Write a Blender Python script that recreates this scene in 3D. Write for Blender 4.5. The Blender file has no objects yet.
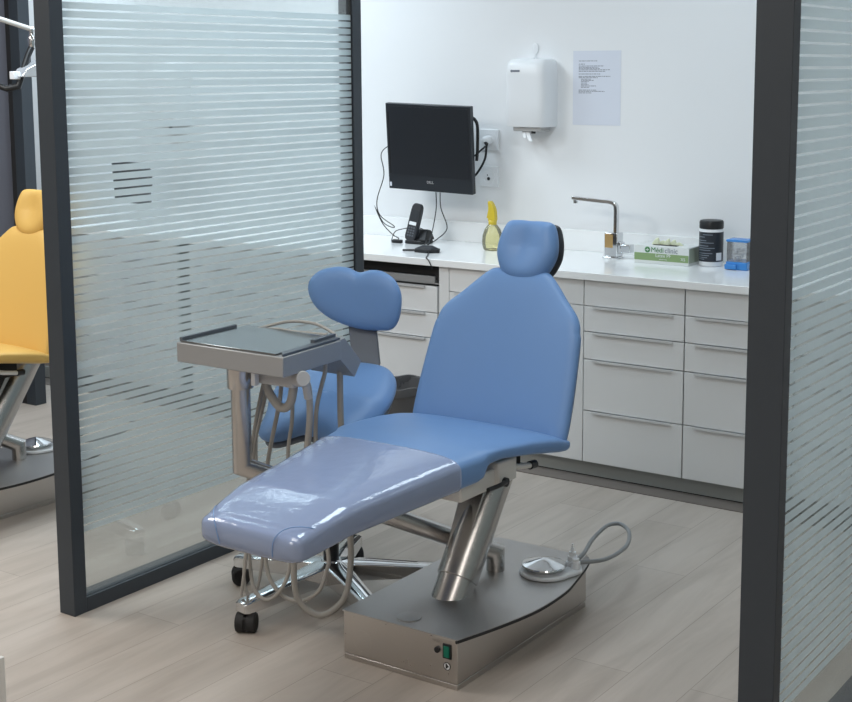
import bpy, bmesh, math
import numpy as np
from mathutils import Vector, Matrix

scene = bpy.context.scene
COL = scene.collection
R = math.radians

# ------------------------------------------------------------------ materials
def new_mat(name):
    m = bpy.data.materials.new(name); m.use_nodes = True
    nt = m.node_tree
    return m, nt, nt.nodes['Principled BSDF']

def mat(name, col, rough=0.5, metal=0.0, spec=0.5, trans=0.0, ior=1.45, coat=0.0, bump=0.0, bscale=400.0, stretch=None, rvar=0.0, emit=None, estr=0.0):
    m, nt, b = new_mat(name)
    b.inputs['Base Color'].default_value = (*col, 1)
    b.inputs['Roughness'].default_value = rough
    b.inputs['Metallic'].default_value = metal
    b.inputs['Specular IOR Level'].default_value = spec
    b.inputs['Transmission Weight'].default_value = trans
    b.inputs['IOR'].default_value = ior
    b.inputs['Coat Weight'].default_value = coat
    if emit:
        b.inputs['Emission Color'].default_value = (*emit, 1)
        b.inputs['Emission Strength'].default_value = estr
    if bump or rvar:
        tc = nt.nodes.new('ShaderNodeTexCoord')
        mp = nt.nodes.new('ShaderNodeMapping')
        nz = nt.nodes.new('ShaderNodeTexNoise')
        nz.inputs['Scale'].default_value = bscale
        nz.inputs['Detail'].default_value = 3
        if stretch: mp.inputs['Scale'].default_value = stretch
        nt.links.new(tc.outputs['Object'], mp.inputs['Vector'])
        nt.links.new(mp.outputs['Vector'], nz.inputs['Vector'])
        if bump:
            bp = nt.nodes.new('ShaderNodeBump')
            bp.inputs['Strength'].default_value = bump
            bp.inputs['Distance'].default_value = 0.001
            nt.links.new(nz.outputs['Fac'], bp.inputs['Height'])
            nt.links.new(bp.outputs['Normal'], b.inputs['Normal'])
        if rvar:
            mr = nt.nodes.new('ShaderNodeMapRange')
            mr.inputs['To Min'].default_value = max(0.02, rough - rvar)
            mr.inputs['To Max'].default_value = rough + rvar
            nt.links.new(nz.outputs['Fac'], mr.inputs['Value'])
            nt.links.new(mr.outputs['Result'], b.inputs['Roughness'])
    return m

def mat_floor():
    m, nt, b = new_mat('vinyl_plank')
    N = nt.nodes.new; L = nt.links.new
    tc = N('ShaderNodeTexCoord')
    mp = N('ShaderNodeMapping'); mp.inputs['Rotation'].default_value = (0, 0, R(90))
    mp.inputs['Location'].default_value = (0.1, 0.055, 0)
    L(tc.outputs['Object'], mp.inputs['Vector'])
    br = N('ShaderNodeTexBrick')
    br.inputs['Color1'].default_value = (0.415, 0.365, 0.322, 1)
    br.inputs['Color2'].default_value = (0.465, 0.415, 0.37, 1)
    br.inputs['Mortar'].default_value = (0.29, 0.25, 0.215, 1)
    br.inputs['Scale'].default_value = 1.0
    br.inputs['Mortar Size'].default_value = 0.0012
    br.inputs['Mortar Smooth'].default_value = 0.3
    br.inputs['Bias'].default_value = 0.0
    br.inputs['Brick Width'].default_value = 1.25
    br.inputs['Row Height'].default_value = 0.186
    br.offset = 0.37
    L(mp.outputs['Vector'], br.inputs['Vector'])
    mp2 = N('ShaderNodeMapping'); mp2.inputs['Scale'].default_value = (9, 1.1, 1)
    L(tc.outputs['Object'], mp2.inputs['Vector'])
    nz = N('ShaderNodeTexNoise'); nz.inputs['Scale'].default_value = 1.3; nz.inputs['Detail'].default_value = 6; nz.inputs['Roughness'].default_value = 0.6
    nz.inputs['Distortion'].default_value = 0.6
    L(mp2.outputs['Vector'], nz.inputs['Vector'])
    cr = N('ShaderNodeValToRGB')
    cr.color_ramp.elements[0].position = 0.30; cr.color_ramp.elements[0].color = (0.86, 0.85, 0.84, 1)
    cr.color_ramp.elements[1].position = 0.62; cr.color_ramp.elements[1].color = (1.06, 1.06, 1.06, 1)
    L(nz.outputs['Fac'], cr.inputs['Fac'])
    mx = N('ShaderNodeMix'); mx.data_type = 'RGBA'; mx.blend_type = 'MULTIPLY'; mx.inputs['Factor'].default_value = 1.0
    L(br.outputs['Color'], mx.inputs['A']); L(cr.outputs['Color'], mx.inputs['B'])
    L(mx.outputs['Result'], b.inputs['Base Color'])
    b.inputs['Roughness'].default_value = 0.5
    b.inputs['Specular IOR Level'].default_value = 0.35
    bp = N('ShaderNodeBump'); bp.inputs['Strength'].default_value = 0.08; bp.inputs['Distance'].default_value = 0.002
    L(nz.outputs['Fac'], bp.inputs['Height']); L(bp.outputs['Normal'], b.inputs['Normal'])
    return m

def mat_pane():
    m, nt, b = new_mat('clear_glass'); nt.nodes.remove(b)
    N = nt.nodes.new; L = nt.links.new
    out = nt.nodes['Material Output']
    tr = N('ShaderNodeBsdfTransparent'); tr.inputs['Color'].default_value = (0.945, 0.97, 0.968, 1)
    gl = N('ShaderNodeBsdfGlossy'); gl.inputs['Roughness'].default_value = 0.01
    fr = N('ShaderNodeFresnel'); fr.inputs['IOR'].default_value = 1.45
    mul = N('ShaderNodeMath'); mul.operation = 'MULTIPLY'; mul.inputs[1].default_value = 0.38
    mx = N('ShaderNodeMixShader')
    L(fr.outputs['Fac'], mul.inputs[0]); L(mul.outputs[0], mx.inputs['Fac']); L(tr.outputs[0], mx.inputs[1]); L(gl.outputs[0], mx.inputs[2])
    L(mx.outputs[0], out.inputs['Surface'])
    return m

def mat_film():
    m, nt, b = new_mat('frosted_film'); nt.nodes.remove(b)
    N = nt.nodes.new; L = nt.links.new
    out = nt.nodes['Material Output']
    di = N('ShaderNodeBsdfDiffuse'); di.inputs['Color'].default_value = (0.50, 0.57, 0.605, 1)
    tl = N('ShaderNodeBsdfTranslucent'); tl.inputs['Color'].default_value = (0.67, 0.75, 0.785, 1)
    rf = N('ShaderNodeBsdfRefraction'); rf.inputs['Roughness'].default_value = 0.55; rf.inputs['IOR'].default_value = 1.12
    rf.inputs['Color'].default_value = (0.88, 0.93, 0.94, 1)
    m1 = N('ShaderNodeMixShader'); m1.inputs['Fac'].default_value = 0.6
    L(di.outputs[0], m1.inputs[1]); L(tl.outputs[0], m1.inputs[2])
    m2 = N('ShaderNodeMixShader'); m2.inputs['Fac'].default_value = 0.27
    L(m1.outputs[0], m2.inputs[1]); L(rf.outputs[0], m2.inputs[2])
    L(m2.outputs[0], out.inputs['Surface'])
    return m

def mat_plastic_film():
    m, nt, b = new_mat('clear_plastic_cover'); nt.nodes.remove(b)
    N = nt.nodes.new; L = nt.links.new
    out = nt.nodes['Material Output']
    tr = N('ShaderNodeBsdfTransparent'); tr.inputs['Color'].default_value = (0.95, 0.955, 0.99, 1)
    gl = N('ShaderNodeBsdfGlossy'); gl.inputs['Roughness'].default_value = 0.09
    di = N('ShaderNodeBsdfDiffuse'); di.inputs['Color'].default_value = (0.56, 0.68, 0.96, 1)
    fr = N('ShaderNodeFresnel'); fr.inputs['IOR'].default_value = 1.75
    nz = N('ShaderNodeTexNoise'); nz.inputs['Scale'].default_value = 16.0; nz.inputs['Detail'].default_value = 2
    bp = N('ShaderNodeBump'); bp.inputs['Strength'].default_value = 0.12; bp.inputs['Distance'].default_value = 0.01
    L(nz.outputs['Fac'], bp.inputs['Height']); L(bp.outputs['Normal'], gl.inputs['Normal']); L(bp.outputs['Normal'], fr.inputs['Normal'])
    m1 = N('ShaderNodeMixShader'); m1.inputs['Fac'].default_value = 0.42
    L(tr.outputs[0], m1.inputs[1]); L(di.outputs[0], m1.inputs[2])
    m2 = N('ShaderNodeMixShader')
    L(fr.outputs['Fac'], m2.inputs['Fac']); L(m1.outputs[0], m2.inputs[1]); L(gl.outputs[0], m2.inputs[2])
    L(m2.outputs[0], out.inputs['Surface'])
    return m

def mat_thin_clear(name, col, tint=0.15):
    m, nt, b = new_mat(name); nt.nodes.remove(b)
    N = nt.nodes.new; L = nt.links.new
    out = nt.nodes['Material Output']
    tr = N('ShaderNodeBsdfTransparent'); tr.inputs['Color'].default_value = (*col, 1)
    gl = N('ShaderNodeBsdfGlossy'); gl.inputs['Roughness'].default_value = 0.06
    di = N('ShaderNodeBsdfDiffuse'); di.inputs['Color'].default_value = (*col, 1)
    fr = N('ShaderNodeFresnel'); fr.inputs['IOR'].default_value = 1.45
    m1 = N('ShaderNodeMixShader'); m1.inputs['Fac'].default_value = tint
    L(tr.outputs[0], m1.inputs[1]); L(di.outputs[0], m1.inputs[2])
    m2 = N('ShaderNodeMixShader')
    L(fr.outputs['Fac'], m2.inputs['Fac']); L(m1.outputs[0], m2.inputs[1]); L(gl.outputs[0], m2.inputs[2])
    L(m2.outputs[0], out.inputs['Surface'])
    return m

M = dict(
    floor=mat_floor(), pane=mat_pane(), film=mat_film(), cover=mat_plastic_film(),
    wall=mat('white_wall_paint', (0.82, 0.835, 0.85), 0.7, bump=0.05, bscale=300),
    ceiling=mat('ceiling_paint', (0.82, 0.82, 0.82), 0.9),
    far_wall=mat('grey_wall_paint', (0.62, 0.60, 0.58), 0.8),
    frame=mat('anthracite_powder_coat', (0.036, 0.045, 0.056), 0.45, bump=0.06, bscale=900),
    dark_panel=mat('dark_grey_panel', (0.13, 0.128, 0.15), 0.5),
    blue=mat('blue_vinyl', (0.150, 0.280, 0.53), 0.40, spec=0.45, bump=0.05, bscale=700),
    yellow=mat('yellow_vinyl', (0.66, 0.415, 0.115), 0.45, bump=0.05, bscale=700),
    steel=mat('brushed_steel', (0.56, 0.535, 0.51), 0.30, 1.0, bump=0.03, bscale=60, stretch=(1, 14, 1), rvar=0.06),
    steel_plate=mat('dull_steel_plate', (0.50, 0.485, 0.475), 0.42, 1.0, bump=0.03, bscale=50, stretch=(1, 10, 1), rvar=0.05),
    steel_pipe=mat('polished_steel_pipe', (0.52, 0.505, 0.49), 0.27, 1.0, bump=0.015, bscale=80, stretch=(1, 1, 12)),
    chrome=mat('chrome', (0.72, 0.73, 0.74), 0.07, 1.0),
    tray=mat('grey_coated_metal', (0.335, 0.34, 0.345), 0.42, 0.35),
    tray_top=mat('tray_top_steel', (0.30, 0.32, 0.33), 0.16, 0.9, rvar=0.05, bscale=12),
    tray_dark=mat('dark_grey_metal', (0.11, 0.125, 0.145), 0.4, 0.3),
    slate=mat('slate_bracket_paint', (0.13, 0.15, 0.18), 0.45),
    black=mat('black_plastic', (0.013, 0.014, 0.016), 0.4),
    black_soft=mat('black_rubber', (0.018, 0.018, 0.019), 0.65),
    charcoal=mat('charcoal_plastic', (0.028, 0.031, 0.037), 0.38),
    bin=mat('dark_bin_plastic', (0.10, 0.102, 0.107), 0.55),
    screen=mat('screen_black', (0.022, 0.027, 0.034), 0.35),
    white=mat('white_laminate', (0.74, 0.75, 0.755), 0.32, spec=0.4),
    worktop=mat('white_solid_worktop', (0.90, 0.915, 0.92), 0.14, spec=0.5),
    plastic_white=mat('white_plastic', (0.80, 0.82, 0.84), 0.3),
    offwhite=mat('off_white_metal', (0.66, 0.65, 0.62), 0.4),
    paper=mat('paper', (0.70, 0.735, 0.82), 0.8),
    ink=mat('grey_ink', (0.20, 0.22, 0.26), 0.9),
    alu=mat('aluminium_pull', (0.68, 0.69, 0.70), 0.35, 0.35),
    kick=mat('grey_plinth', (0.33, 0.345, 0.335), 0.4),
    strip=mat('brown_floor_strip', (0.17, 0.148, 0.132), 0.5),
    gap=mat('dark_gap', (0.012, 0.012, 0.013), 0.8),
    hose=mat('grey_hose', (0.36, 0.345, 0.32), 0.5),
    hose_light=mat('grey_rubber_hose', (0.26, 0.27, 0.275), 0.45),
    manifold=mat('light_grey_plastic', (0.46, 0.455, 0.45), 0.45),
    green_switch=mat('green_rocker', (0.0, 0.16, 0.10), 0.3),
    green=mat('green_print', (0.25, 0.36, 0.165), 0.5),
    green_dark=mat('dark_green_print', (0.06, 0.22, 0.07), 0.5),
    box_card=mat('white_card', (0.72, 0.74, 0.73), 0.5),
    card_side=mat('grey_green_card', (0.36, 0.41, 0.33), 0.5),
    tissue=mat('pale_yellow_glove', (0.72, 0.76, 0.55), 0.6),
    label=mat('dark_label', (0.022, 0.027, 0.036), 0.35),
    label_ink=mat('label_text_grey', (0.20, 0.23, 0.27), 0.5),
    blue_plastic=mat('bright_blue_plastic', (0.06, 0.26, 0.66), 0.25),
    clear=mat_thin_clear('clear_plastic', (0.97, 0.98, 0.99), 0.12),
    yellow_clear=mat_thin_clear('yellow_clear_plastic', (0.97, 0.94, 0.66), 0.22),
    yellow_trigger=mat('yellow_translucent_plastic', (0.66, 0.50, 0.05), 0.25),
    wood_reflect=mat('painted_wood_reflection', (0.50, 0.33, 0.14), 0.35, 0.6),  # brown of reflected wood, set as a fixed colour
    lamp_glass=mat('lamp_reflector', (0.75, 0.78, 0.82), 0.12, 0.6),
    liner=mat('bin_liner', (0.085, 0.087, 0.093), 0.25),
    side_grey=mat('pale_grey_panel', (0.50, 0.48, 0.45), 0.5),
)

# ------------------------------------------------------------------ mesh building
def crom(pts, sub=6, closed=False):
    P = [np.array(p, float) for p in pts]; n = len(P); out = []
    rng = range(n) if closed else range(n - 1)
    for i in rng:
        if closed: a, b, c, d = P[(i-1) % n], P[i], P[(i+1) % n], P[(i+2) % n]
        else: a, b, c, d = P[max(i-1, 0)], P[i], P[i+1], P[min(i+2, n-1)]
        for k in range(sub):
            t = k / sub
            out.append(0.5*((2*b)+(-a+c)*t+(2*a-5*b+4*c-d)*t*t+(-a+3*b-3*c+d)*t**3))
    if not closed: out.append(P[-1])
    return out

class MB:
    def __init__(s): s.v = []; s.f = []
    def add(s, verts, faces):
        o = len(s.v); s.v += [tuple(map(float, p)) for p in verts]; s.f += [tuple(i+o for i in f) for f in faces]; return s
    def box(s, x0, x1, y0, y1, z0, z1, mtx=None):
        v = [(x, y, z) for z in (z0, z1) for y in (y0, y1) for x in (x0, x1)]
        if mtx is not None: v = [tuple(mtx @ Vector(p)) for p in v]
        return s.add(v, [(0,2,3,1),(4,5,7,6),(0,1,5,4),(2,6,7,3),(0,4,6,2),(1,3,7,5)])
    def hexa(s, a, b):            # two matching quads
        return s.add(list(a)+list(b), [(3,2,1,0),(4,5,6,7),(0,1,5,4),(1,2,6,5),(2,3,7,6),(3,0,4,7)])
    def prism(s, poly, d):        # closed 3D polygon swept by vector d
        n = len(poly); d = np.array(d, float)
        v = [np.array(p, float) for p in poly]; v = v + [p + d for p in v]
        f = [tuple(range(n-1, -1, -1)), tuple(range(n, 2*n))] + [(i, (i+1) % n, n+(i+1) % n, n+i) for i in range(n)]
        return s.add(v, f)
    def rings(s, rings, cap0=True, cap1=True):
        n = len(rings[0]); v = []; f = []
        for r in rings: v += list(r)
        for k in range(len(rings)-1):
            for i in range(n):
                a = k*n+i; b = k*n+(i+1) % n
                f.append((a, b, b+n, a+n))
        if cap0: f.append(tuple(range(n-1, -1, -1)))
        if cap1: f.append(tuple(range((len(rings)-1)*n, len(rings)*n)))
        return s.add(v, f)
    def cyl(s, p0, p1, r0, r1=None, n=28):
        return s.sweep([p0, p1], [r0, r0 if r1 is None else r1], n)
    def sweep(s, pts, r, n=12, closed=False):
        P = [np.array(p, float) for p in pts]
        rs = r if isinstance(r, (list, tuple)) else [r]*len(P)
        T = []
        for i in range(len(P)-1):
            t = P[i+1]-P[i]; T.append(t/np.linalg.norm(t))
        t = T[0]; a = np.array([0, 0, 1.]) if abs(t[2]) < .9 else np.array([1., 0, 0])
        u = np.cross(t, a); u /= np.linalg.norm(u); w = np.cross(t, u)
        off = [math.cos(2*math.pi*k/n)*u+math.sin(2*math.pi*k/n)*w for k in range(n)]
        R_ = [[P[0]+o*rs[0] for o in off]]
        for i in range(1, len(P)-1):
            t1, t2 = T[i-1], T[i]; nn = t1+t2; d = t1 @ nn
            o2 = [o - t1*((o @ nn)/d) for o in off]
            R_.append([P[i]+o*rs[i] for o in o2])
            off = [o - t2*(o @ t2) for o in o2]
        R_.append([P[-1]+o*rs[-1] for o in off])
        return s.rings(R_)
    def tube(s, pts, r, n=10, sub=6): return s.sweep(crom(pts, sub), r, n)
    def lathe(s, prof, c=(0, 0, 0), n=36, mtx=None):
        rr = []
        for (r, z) in prof:
            ring = []
            for k in range(n):
                a = 2*math.pi*k/n; p = Vector((max(r, 1e-5)*math.cos(a), max(r, 1e-5)*math.sin(a), z))
                if mtx is not None: p = mtx @ p
                ring.append((p[0]+c[0], p[1]+c[1], p[2]+c[2]))
            rr.append(ring)
        return s.rings(rr)
    def pad(s, outline, T, O, U, V, W, n=5.0, bend=None, dish=None, p=2.2, back=1.0, nr=14, center=(0, 0)):
        O, U, V, W = [np.array(a, float) for a in (O, U, V, W)]
        m = len(outline); cu = np.array(center, float)
        rad = [1-(1-k/nr)**2.2 for k in range(1, nr+1)]
        def pt(u, v, h, front, r):
            w = h
            if bend: w += bend(u, v)
            if dish and front: w += dish(u, v)*(1-r**3)
            return O+U*u+V*v+W*w
        fr = []; bk = []
        for r in rad:
            h = T/2*max(0, 1-r**n)**(1/p)
            fr.append([pt(*(cu+(q-cu)*r), h, True, r) for q in outline])
            if r < 1: bk.append([pt(*(cu+(q-cu)*r), -h*back, False, r) for q in outline])
        s.rings([list(x) for x in bk]+[list(x) for x in reversed(fr)], cap0=False, cap1=False)
        base = len(s.v)
        s.v.append(tuple(pt(*cu, -T/2*back, False, 0))); s.v.append(tuple(pt(*cu, T/2, True, 0)))
        N = len(bk)+len(fr); o = base-N*m
        for i in range(m):
            s.f.append((o+(i+1) % m, o+i, base)); s.f.append((o+(N-1)*m+i, o+(N-1)*m+(i+1) % m, base+1))
        return s
    def build(s, name, m, parent=None, bevel=0.0, seg=2, angle=38, label=None):
        me = bpy.data.meshes.new(name)
        org = root_loc(parent)
        me.from_pydata([tuple(np.array(p)-org) for p in s.v], [], s.f)
        bm = bmesh.new(); bm.from_mesh(me)
        bmesh.ops.recalc_face_normals(bm, faces=bm.faces)
        bm.to_mesh(me); bm.free()
        me.materials.append(M[m] if isinstance(m, str) else m)
        me.polygons.foreach_set('use_smooth', [True]*len(me.polygons))
        me.set_sharp_from_angle(angle=R(angle))
        o = bpy.data.objects.new(name, me); COL.objects.link(o)
        if parent: o.parent = parent
        if label: o['label'] = label
        if bevel:
            b = o.modifiers.new('bevel', 'BEVEL'); b.width = bevel; b.segments = seg; b.limit_method = 'ANGLE'; b.angle_limit = R(40); b.harden_normals = False
        return o

def root_loc(o):
    t = np.zeros(3)
    while o is not None:
        t = t + np.array(o.location); o = o.parent
    return t

def thing(name, loc, label, cat, group=None):
    o = bpy.data.objects.new(name, None); COL.objects.link(o); o.location = loc
    o.empty_display_size = 0.1
    return tag(o, label, cat, group)
def tag(o, label, cat, group=None):
    o['label'] = label; o['category'] = cat
    if group: o['group'] = group
    return o
def struct(o):
    o['kind'] = 'structure'; return o
def recenter(o):
    """put a one-mesh thing's origin at its base"""
    co = np.array([v.co for v in o.data.vertices]); c = (co.min(0)+co.max(0))/2; c[2] = co[:, 2].min()
    o.data.transform(Matrix.Translation(-Vector(c))); o.location = Vector(o.location)+Vector(c)
    return o
def dup(root, shift, label, group=None):
    def cp(o, par):
        c = o.copy(); COL.objects.link(c); c.parent = par
        for ch in o.children: cp(ch, c)
        return c
    r = cp(root, None); r.location = Vector(root.location)+Vector(shift); r['label'] = label
    if group: r['group'] = group
    return r
def text_mesh(body, size, mtx, name, m, parent, depth=0.0002, align='LEFT'):
    cu = bpy.data.curves.new('tmp', 'FONT'); cu.body = body; cu.size = size; cu.extrude = depth; cu.align_x = align
    tmp = bpy.data.objects.new('tmp', cu); COL.objects.link(tmp)
    dg = bpy.context.evaluated_depsgraph_get()
    me = bpy.data.meshes.new_from_object(tmp.evaluated_get(dg))
    bpy.data.objects.remove(tmp)
    me.transform(Matrix.Translation(-Vector(root_loc(parent))) @ mtx)
    me.materials.clear(); me.materials.append(M[m]); me.name = name
    o = bpy.data.objects.new(name, me); COL.objects.link(o); o.parent = parent
    return o
FRONT = Matrix.Rotation(R(90), 4, 'X')          # text facing -y
def at(x, y, z, rot=FRONT): return Matrix.Translation((x, y, z)) @ rot

# ------------------------------------------------------------------ room shell
YW = 1.65
struct(recenter(MB().box(-5, 5, -6.5, YW+.12, -.1, 0).build('floor', 'floor')))
struct(recenter(MB().box(-5, 5, -6.5, YW+.12, 2.8, 2.9).build('ceiling', 'ceiling')))
struct(recenter(MB().box(-5, 5, YW, YW+.12, 0, 2.8).build('wall_back', 'wall')))
struct(recenter(MB().box(-5, 5, -6.62, -6.5, 0, 2.8).build('wall_front', 'far_wall')))
struct(recenter(MB().box(-5.12, -5, -6.5, YW, 0, 2.8).build('wall_left', 'wall')))
struct(recenter(MB().box(5, 5.12, -6.5, YW, 0, 2.8).build('wall_right', 'far_wall')))
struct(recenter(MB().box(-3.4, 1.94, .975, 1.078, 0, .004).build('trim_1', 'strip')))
struct(recenter(MB().box(-3.4, 1.94, 1.0836, 1.10, .006, .0655).build('baseboard_back', 'kick')))
struct(recenter(MB().box(-3.4, 1.94, 1.0815, 1.09, .0, .0058).build('plinth_gap_shade', 'gap')))  # black strip painting the shade in the gap below the plinth

# ------------------------------------------------------------------ glass partitions
ZT, PIT = 1.8946, 0.02609
def partition(x, y0, wd, sd, y1, ztop, label):
    r = thing('glass_partition', (x-wd/2, (y0+y1)/2, 0), label, 'glass partition', 'framed glass screens')
    zb = .0478
    MB().box(x-wd, x, y0, y0+sd, 0, ztop).build('post', 'frame', r, .0015)
    MB().box(x-wd, x, y1-.0526, y1, 0, ztop).build('post', 'frame', r, .0015)
    MB().box(x-wd, x, y0+sd, y1-.0526, 0, zb).build('bottom_rail', 'frame', r, .0015)
    MB().box(x-wd, x, y0+sd, y1-.0526, ztop-.06, ztop).build('top_rail', 'frame', r, .0015)
    ya, yb = y0+sd, y1-.0526
    pane = MB().box(x-.016, x-.008, ya, yb, zb, ztop-.06).build('glass_pane', 'pane', r)
    f = MB(); z = ZT; zend = .259; gap = .006
    k = 0
    while z-.004 > zend:
        b = max(zend, z-PIT+gap)
        f.add([(x-.0072, ya+.0005, b), (x-.0072, yb-.0005, b), (x-.0072, yb-.0005, z), (x-.0072, ya+.0005, z)], [(0, 1, 2, 3)])
        z -= PIT; k += 1
    f.build('frosted_film', 'film', r)
    g = MB()
    g.box(x-.018, x-.006, ya, ya+.004, zb, ztop-.06).box(x-.018, x-.006, yb-.004, yb, zb, ztop-.06)
    g.build('gasket', 'black_soft', r)
    return r
partition(0.0, -1.1518, .0689, .0509, .3521, 2.45, 'glass screen with thin clear lines on the left, between the blue and the yellow dental chair')
partition(2.2564, -1.1387, .0817, .0407, .3521, 2.45, 'glass screen with a broad dark post at the right edge, right of the white drawers')

# dark divider far left
r = thing('room_divider', (-2.33, -.2, 0), 'dark grey solid divider with a slim dark post behind the yellow chair', 'divider')
MB().box(-2.42, -2.36, -1.4, .66, 0, 2.45).build('panel', 'dark_panel', r, .002)
MB().box(-2.325, -2.256, .622, .69, 0, 2.45).build('post', 'frame', r, .0015)
MB().box(-2.36, -2.325, .625, .66, 0, 2.45).build('joint_strip', 'black_soft', r)

r.location.x -= .068

# ------------------------------------------------------------------ cabinets
wt = thing('worktop', (-.6, 1.34, .8355), 'long white worktop with upstand running along the back wall above the drawers', 'worktop')
MB().box(-3.3, 1.944, 1.0336, 1.6495, .8355, .867).build('counter_slab', 'worktop', wt, .0025)
MB().box(-3.3, 1.944, 1.634, 1.6495, .867, .9622).build('upstand', 'worktop', wt, .0015)

YC = 1.0536
def pull(mb, x0, x1, z):
    mb.box(x0, x1, YC-.010, YC+.001, z-.0025, z).box(x0, x1, YC-.010, YC-.0085, z-.009, z-.002)
ROWS = [(.729, .832), (.622, .726), (.5065, .618), (.290, .5025), (.070, .286)]
def drawer_unit(x0, x1, label, group='five-drawer base units'):
    r = thing('drawer_cabinet', ((x0+x1)/2, 1.34, .0663), label, 'cabinet', group)
    MB().box(x0+.001, x1-.001, YC+.020, 1.63, .0663, .8345).build('carcass', 'kick', r)
    for i, (a, b) in enumerate(ROWS):
        d = MB().box(x0+.0018, x1-.0018, YC, YC+.019, a, b).build('drawer_front', 'white', r, .0012)
        if i:
            h = MB(); w = x1-x0; pull(h, x0+.10*w, x1-.105*w, b+.001); h.build('pull_handle', 'alu', d)
    return r
uA = drawer_unit(.5945, 1.0415, 'white five-drawer base unit below the tap and the green glove box')
dup(uA, (.4485, 0, 0), 'white five-drawer base unit below the black wipes tub, beside the dark right post')
dup(uA, (.897, 0, 0), 'white five-drawer base unit blurred behind the frosted right glass screen')
drawer_unit(-1.130, -.622, 'white five-drawer base unit behind the left frosted glass, nearest the blue stool')
drawer_unit(-1.640, -1.132, 'white five-drawer base unit behind the left frosted glass, just right of its dark gap')
dup(uA, (-2.7635, 0, 0), 'white five-drawer base unit behind the left frosted glass, just left of its dark gap')
dup(uA, (-3.2120, 0, 0), 'white five-drawer base unit farthest left behind the left frosted glass')

r = thing('sink_cabinet', (.23, 1.34, .0663), 'white two-door sink cabinet behind the blue backrest', 'cabinet')
MB().box(-.071, .5925, YC+.020, 1.63, .0663, .8345).build('carcass', 'kick', r)
MB().box(-.1235, -.0725, YC-.002, 1.63, .0663, .8345).build('side_panel', 'white', r, .001)
MB().box(-.0705, .5925, YC, YC+.019, .729, .832).build('drawer_front', 'white', r, .0012)
for a, b, ha, hb in ((-.0705, .2595, -.04, .20), (.2625, .5925, .30, .50)):
    d = MB().box(a, b, YC, YC+.019, .070, .726).build('door', 'white', r, .0012)
    h = MB(); pull(h, ha, hb, .727); h.build('pull_handle', 'alu', d)

r = thing('pedestal_cabinet', (-.37, 1.34, 0), 'low white drawer pedestal with pull-out shelf under the monitor, left of the backrest', 'cabinet')
MB().box(-.62, -.126, YC+.02, 1.63, .0663, .742).build('carcass', 'kick', r)
for a, b in ((.626, .742), (.512, .6225), (.070, .508)):
    d = MB().box(-.618, -.136, YC, YC+.019, a, b).build('drawer_front', 'white', r, .0012)
    h = MB(); pull(h, -.56, -.20, b+.001); h.build('pull_handle', 'alu', d)
s = MB().box(-.618, -.128, YC+.004, 1.5, .752, .757).box(-.618, -.150, YC+.002, YC+.02, .757, .7855).build('pull_out_shelf', 'tray', r, .001)
MB().box(-.62, -.126, YC+.03, 1.6, .786, .834).box(-.155, -.1255, YC+.012, YC+.2, .772, .834).build('void_shade_and_rail', 'gap', r)  # first box paints the open gap's shade as solid dark; second is the rail bracket
MB().box(-.1275, -.125, YC+.01, YC+.03, .742, .757).box(-.1455, -.143, YC+.01, YC+.03, .742, .757).build('runner_clip', 'black', r)

# ------------------------------------------------------------------ dental chairs
def pad_frame(origin, k):
    V = np.array([0, k, 1.]); V /= np.linalg.norm(V); U = np.array([1., 0, 0]); W = np.cross(U, V)
    return np.array(origin, float), U, V, W

def se_ring(y, h, zt, zb, n=4.6, N=56, crown=.0, xc=1.08):
    out = []
    for i in range(N):
        a = 2*math.pi*i/N; c, s = math.cos(a), math.sin(a)
        x = h*math.copysign(abs(c)**(2/n), c)
        zz = (zt-zb)/2*math.copysign(abs(s)**(2/n), s)
        z = (zt+zb)/2+zz + (crown*(1-(x/h)**2) if s > 0 else 0)
        out.append((xc+x, y, z))
    return out

ST = np.array([  # y, half width, top, bottom
    (-1.505, .160, .606, .530), (-1.45, .172, .622, .538), (-1.36, .186, .642, .552), (-1.18, .208, .655, .558), (-1.02, .232, .667, .566),
    (-.90, .252, .674, .574), (-.872, .258, .675, .577), (-.852, .260, .675, .622), (-.78, .264, .672, .624), (-.65, .276, .661, .606),
    (-.55, .284, .647, .588), (-.49, .286, .634, .577), (-.462, .284, .622, .575)])
def seat_rings(y0, y1, grow=0.0, ends=(True, True), n=70):
    ys = np.linspace(y0, y1, n); rr = []
    f = lambda c: np.interp(ys, ST[:, 0], ST[:, c])
    H, ZT_, ZB = f(1), f(2), f(3)
    out = []
    if ends[0]:
        for t in (0.0, .12, .3, .5, .7, .88):
            q = math.sqrt(max(0, 1-(1-t)**2)); q = max(q, .02)
            zc = (ZT_[0]+ZB[0])/2; hz = (ZT_[0]-ZB[0])/2
            out.append(se_ring(y0-.032*(1-t), H[0]-.032+.032*q+grow*q, zc+hz*(.35+.65*q)+grow*q, zc-hz*(.35+.65*q)-grow*q))
    for y, h, a, b in zip(ys, H, ZT_, ZB): out.append(se_ring(y, h+grow, a+grow, b-grow, crown=.004))
    if ends[1]:
        for t in (.25, .5, .72, .9, 1.0):
            q = math.sqrt(max(0, 1-t*t)); zc = (ZT_[-1]+ZB[-1])/2; hz = (ZT_[-1]-ZB[-1])/2
            out.append(se_ring(y1+.03*t, H[-1]-.012*(1-q), zc+hz*(.2+.8*q), zc-hz*(.2+.8*q)))
    return out

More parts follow.
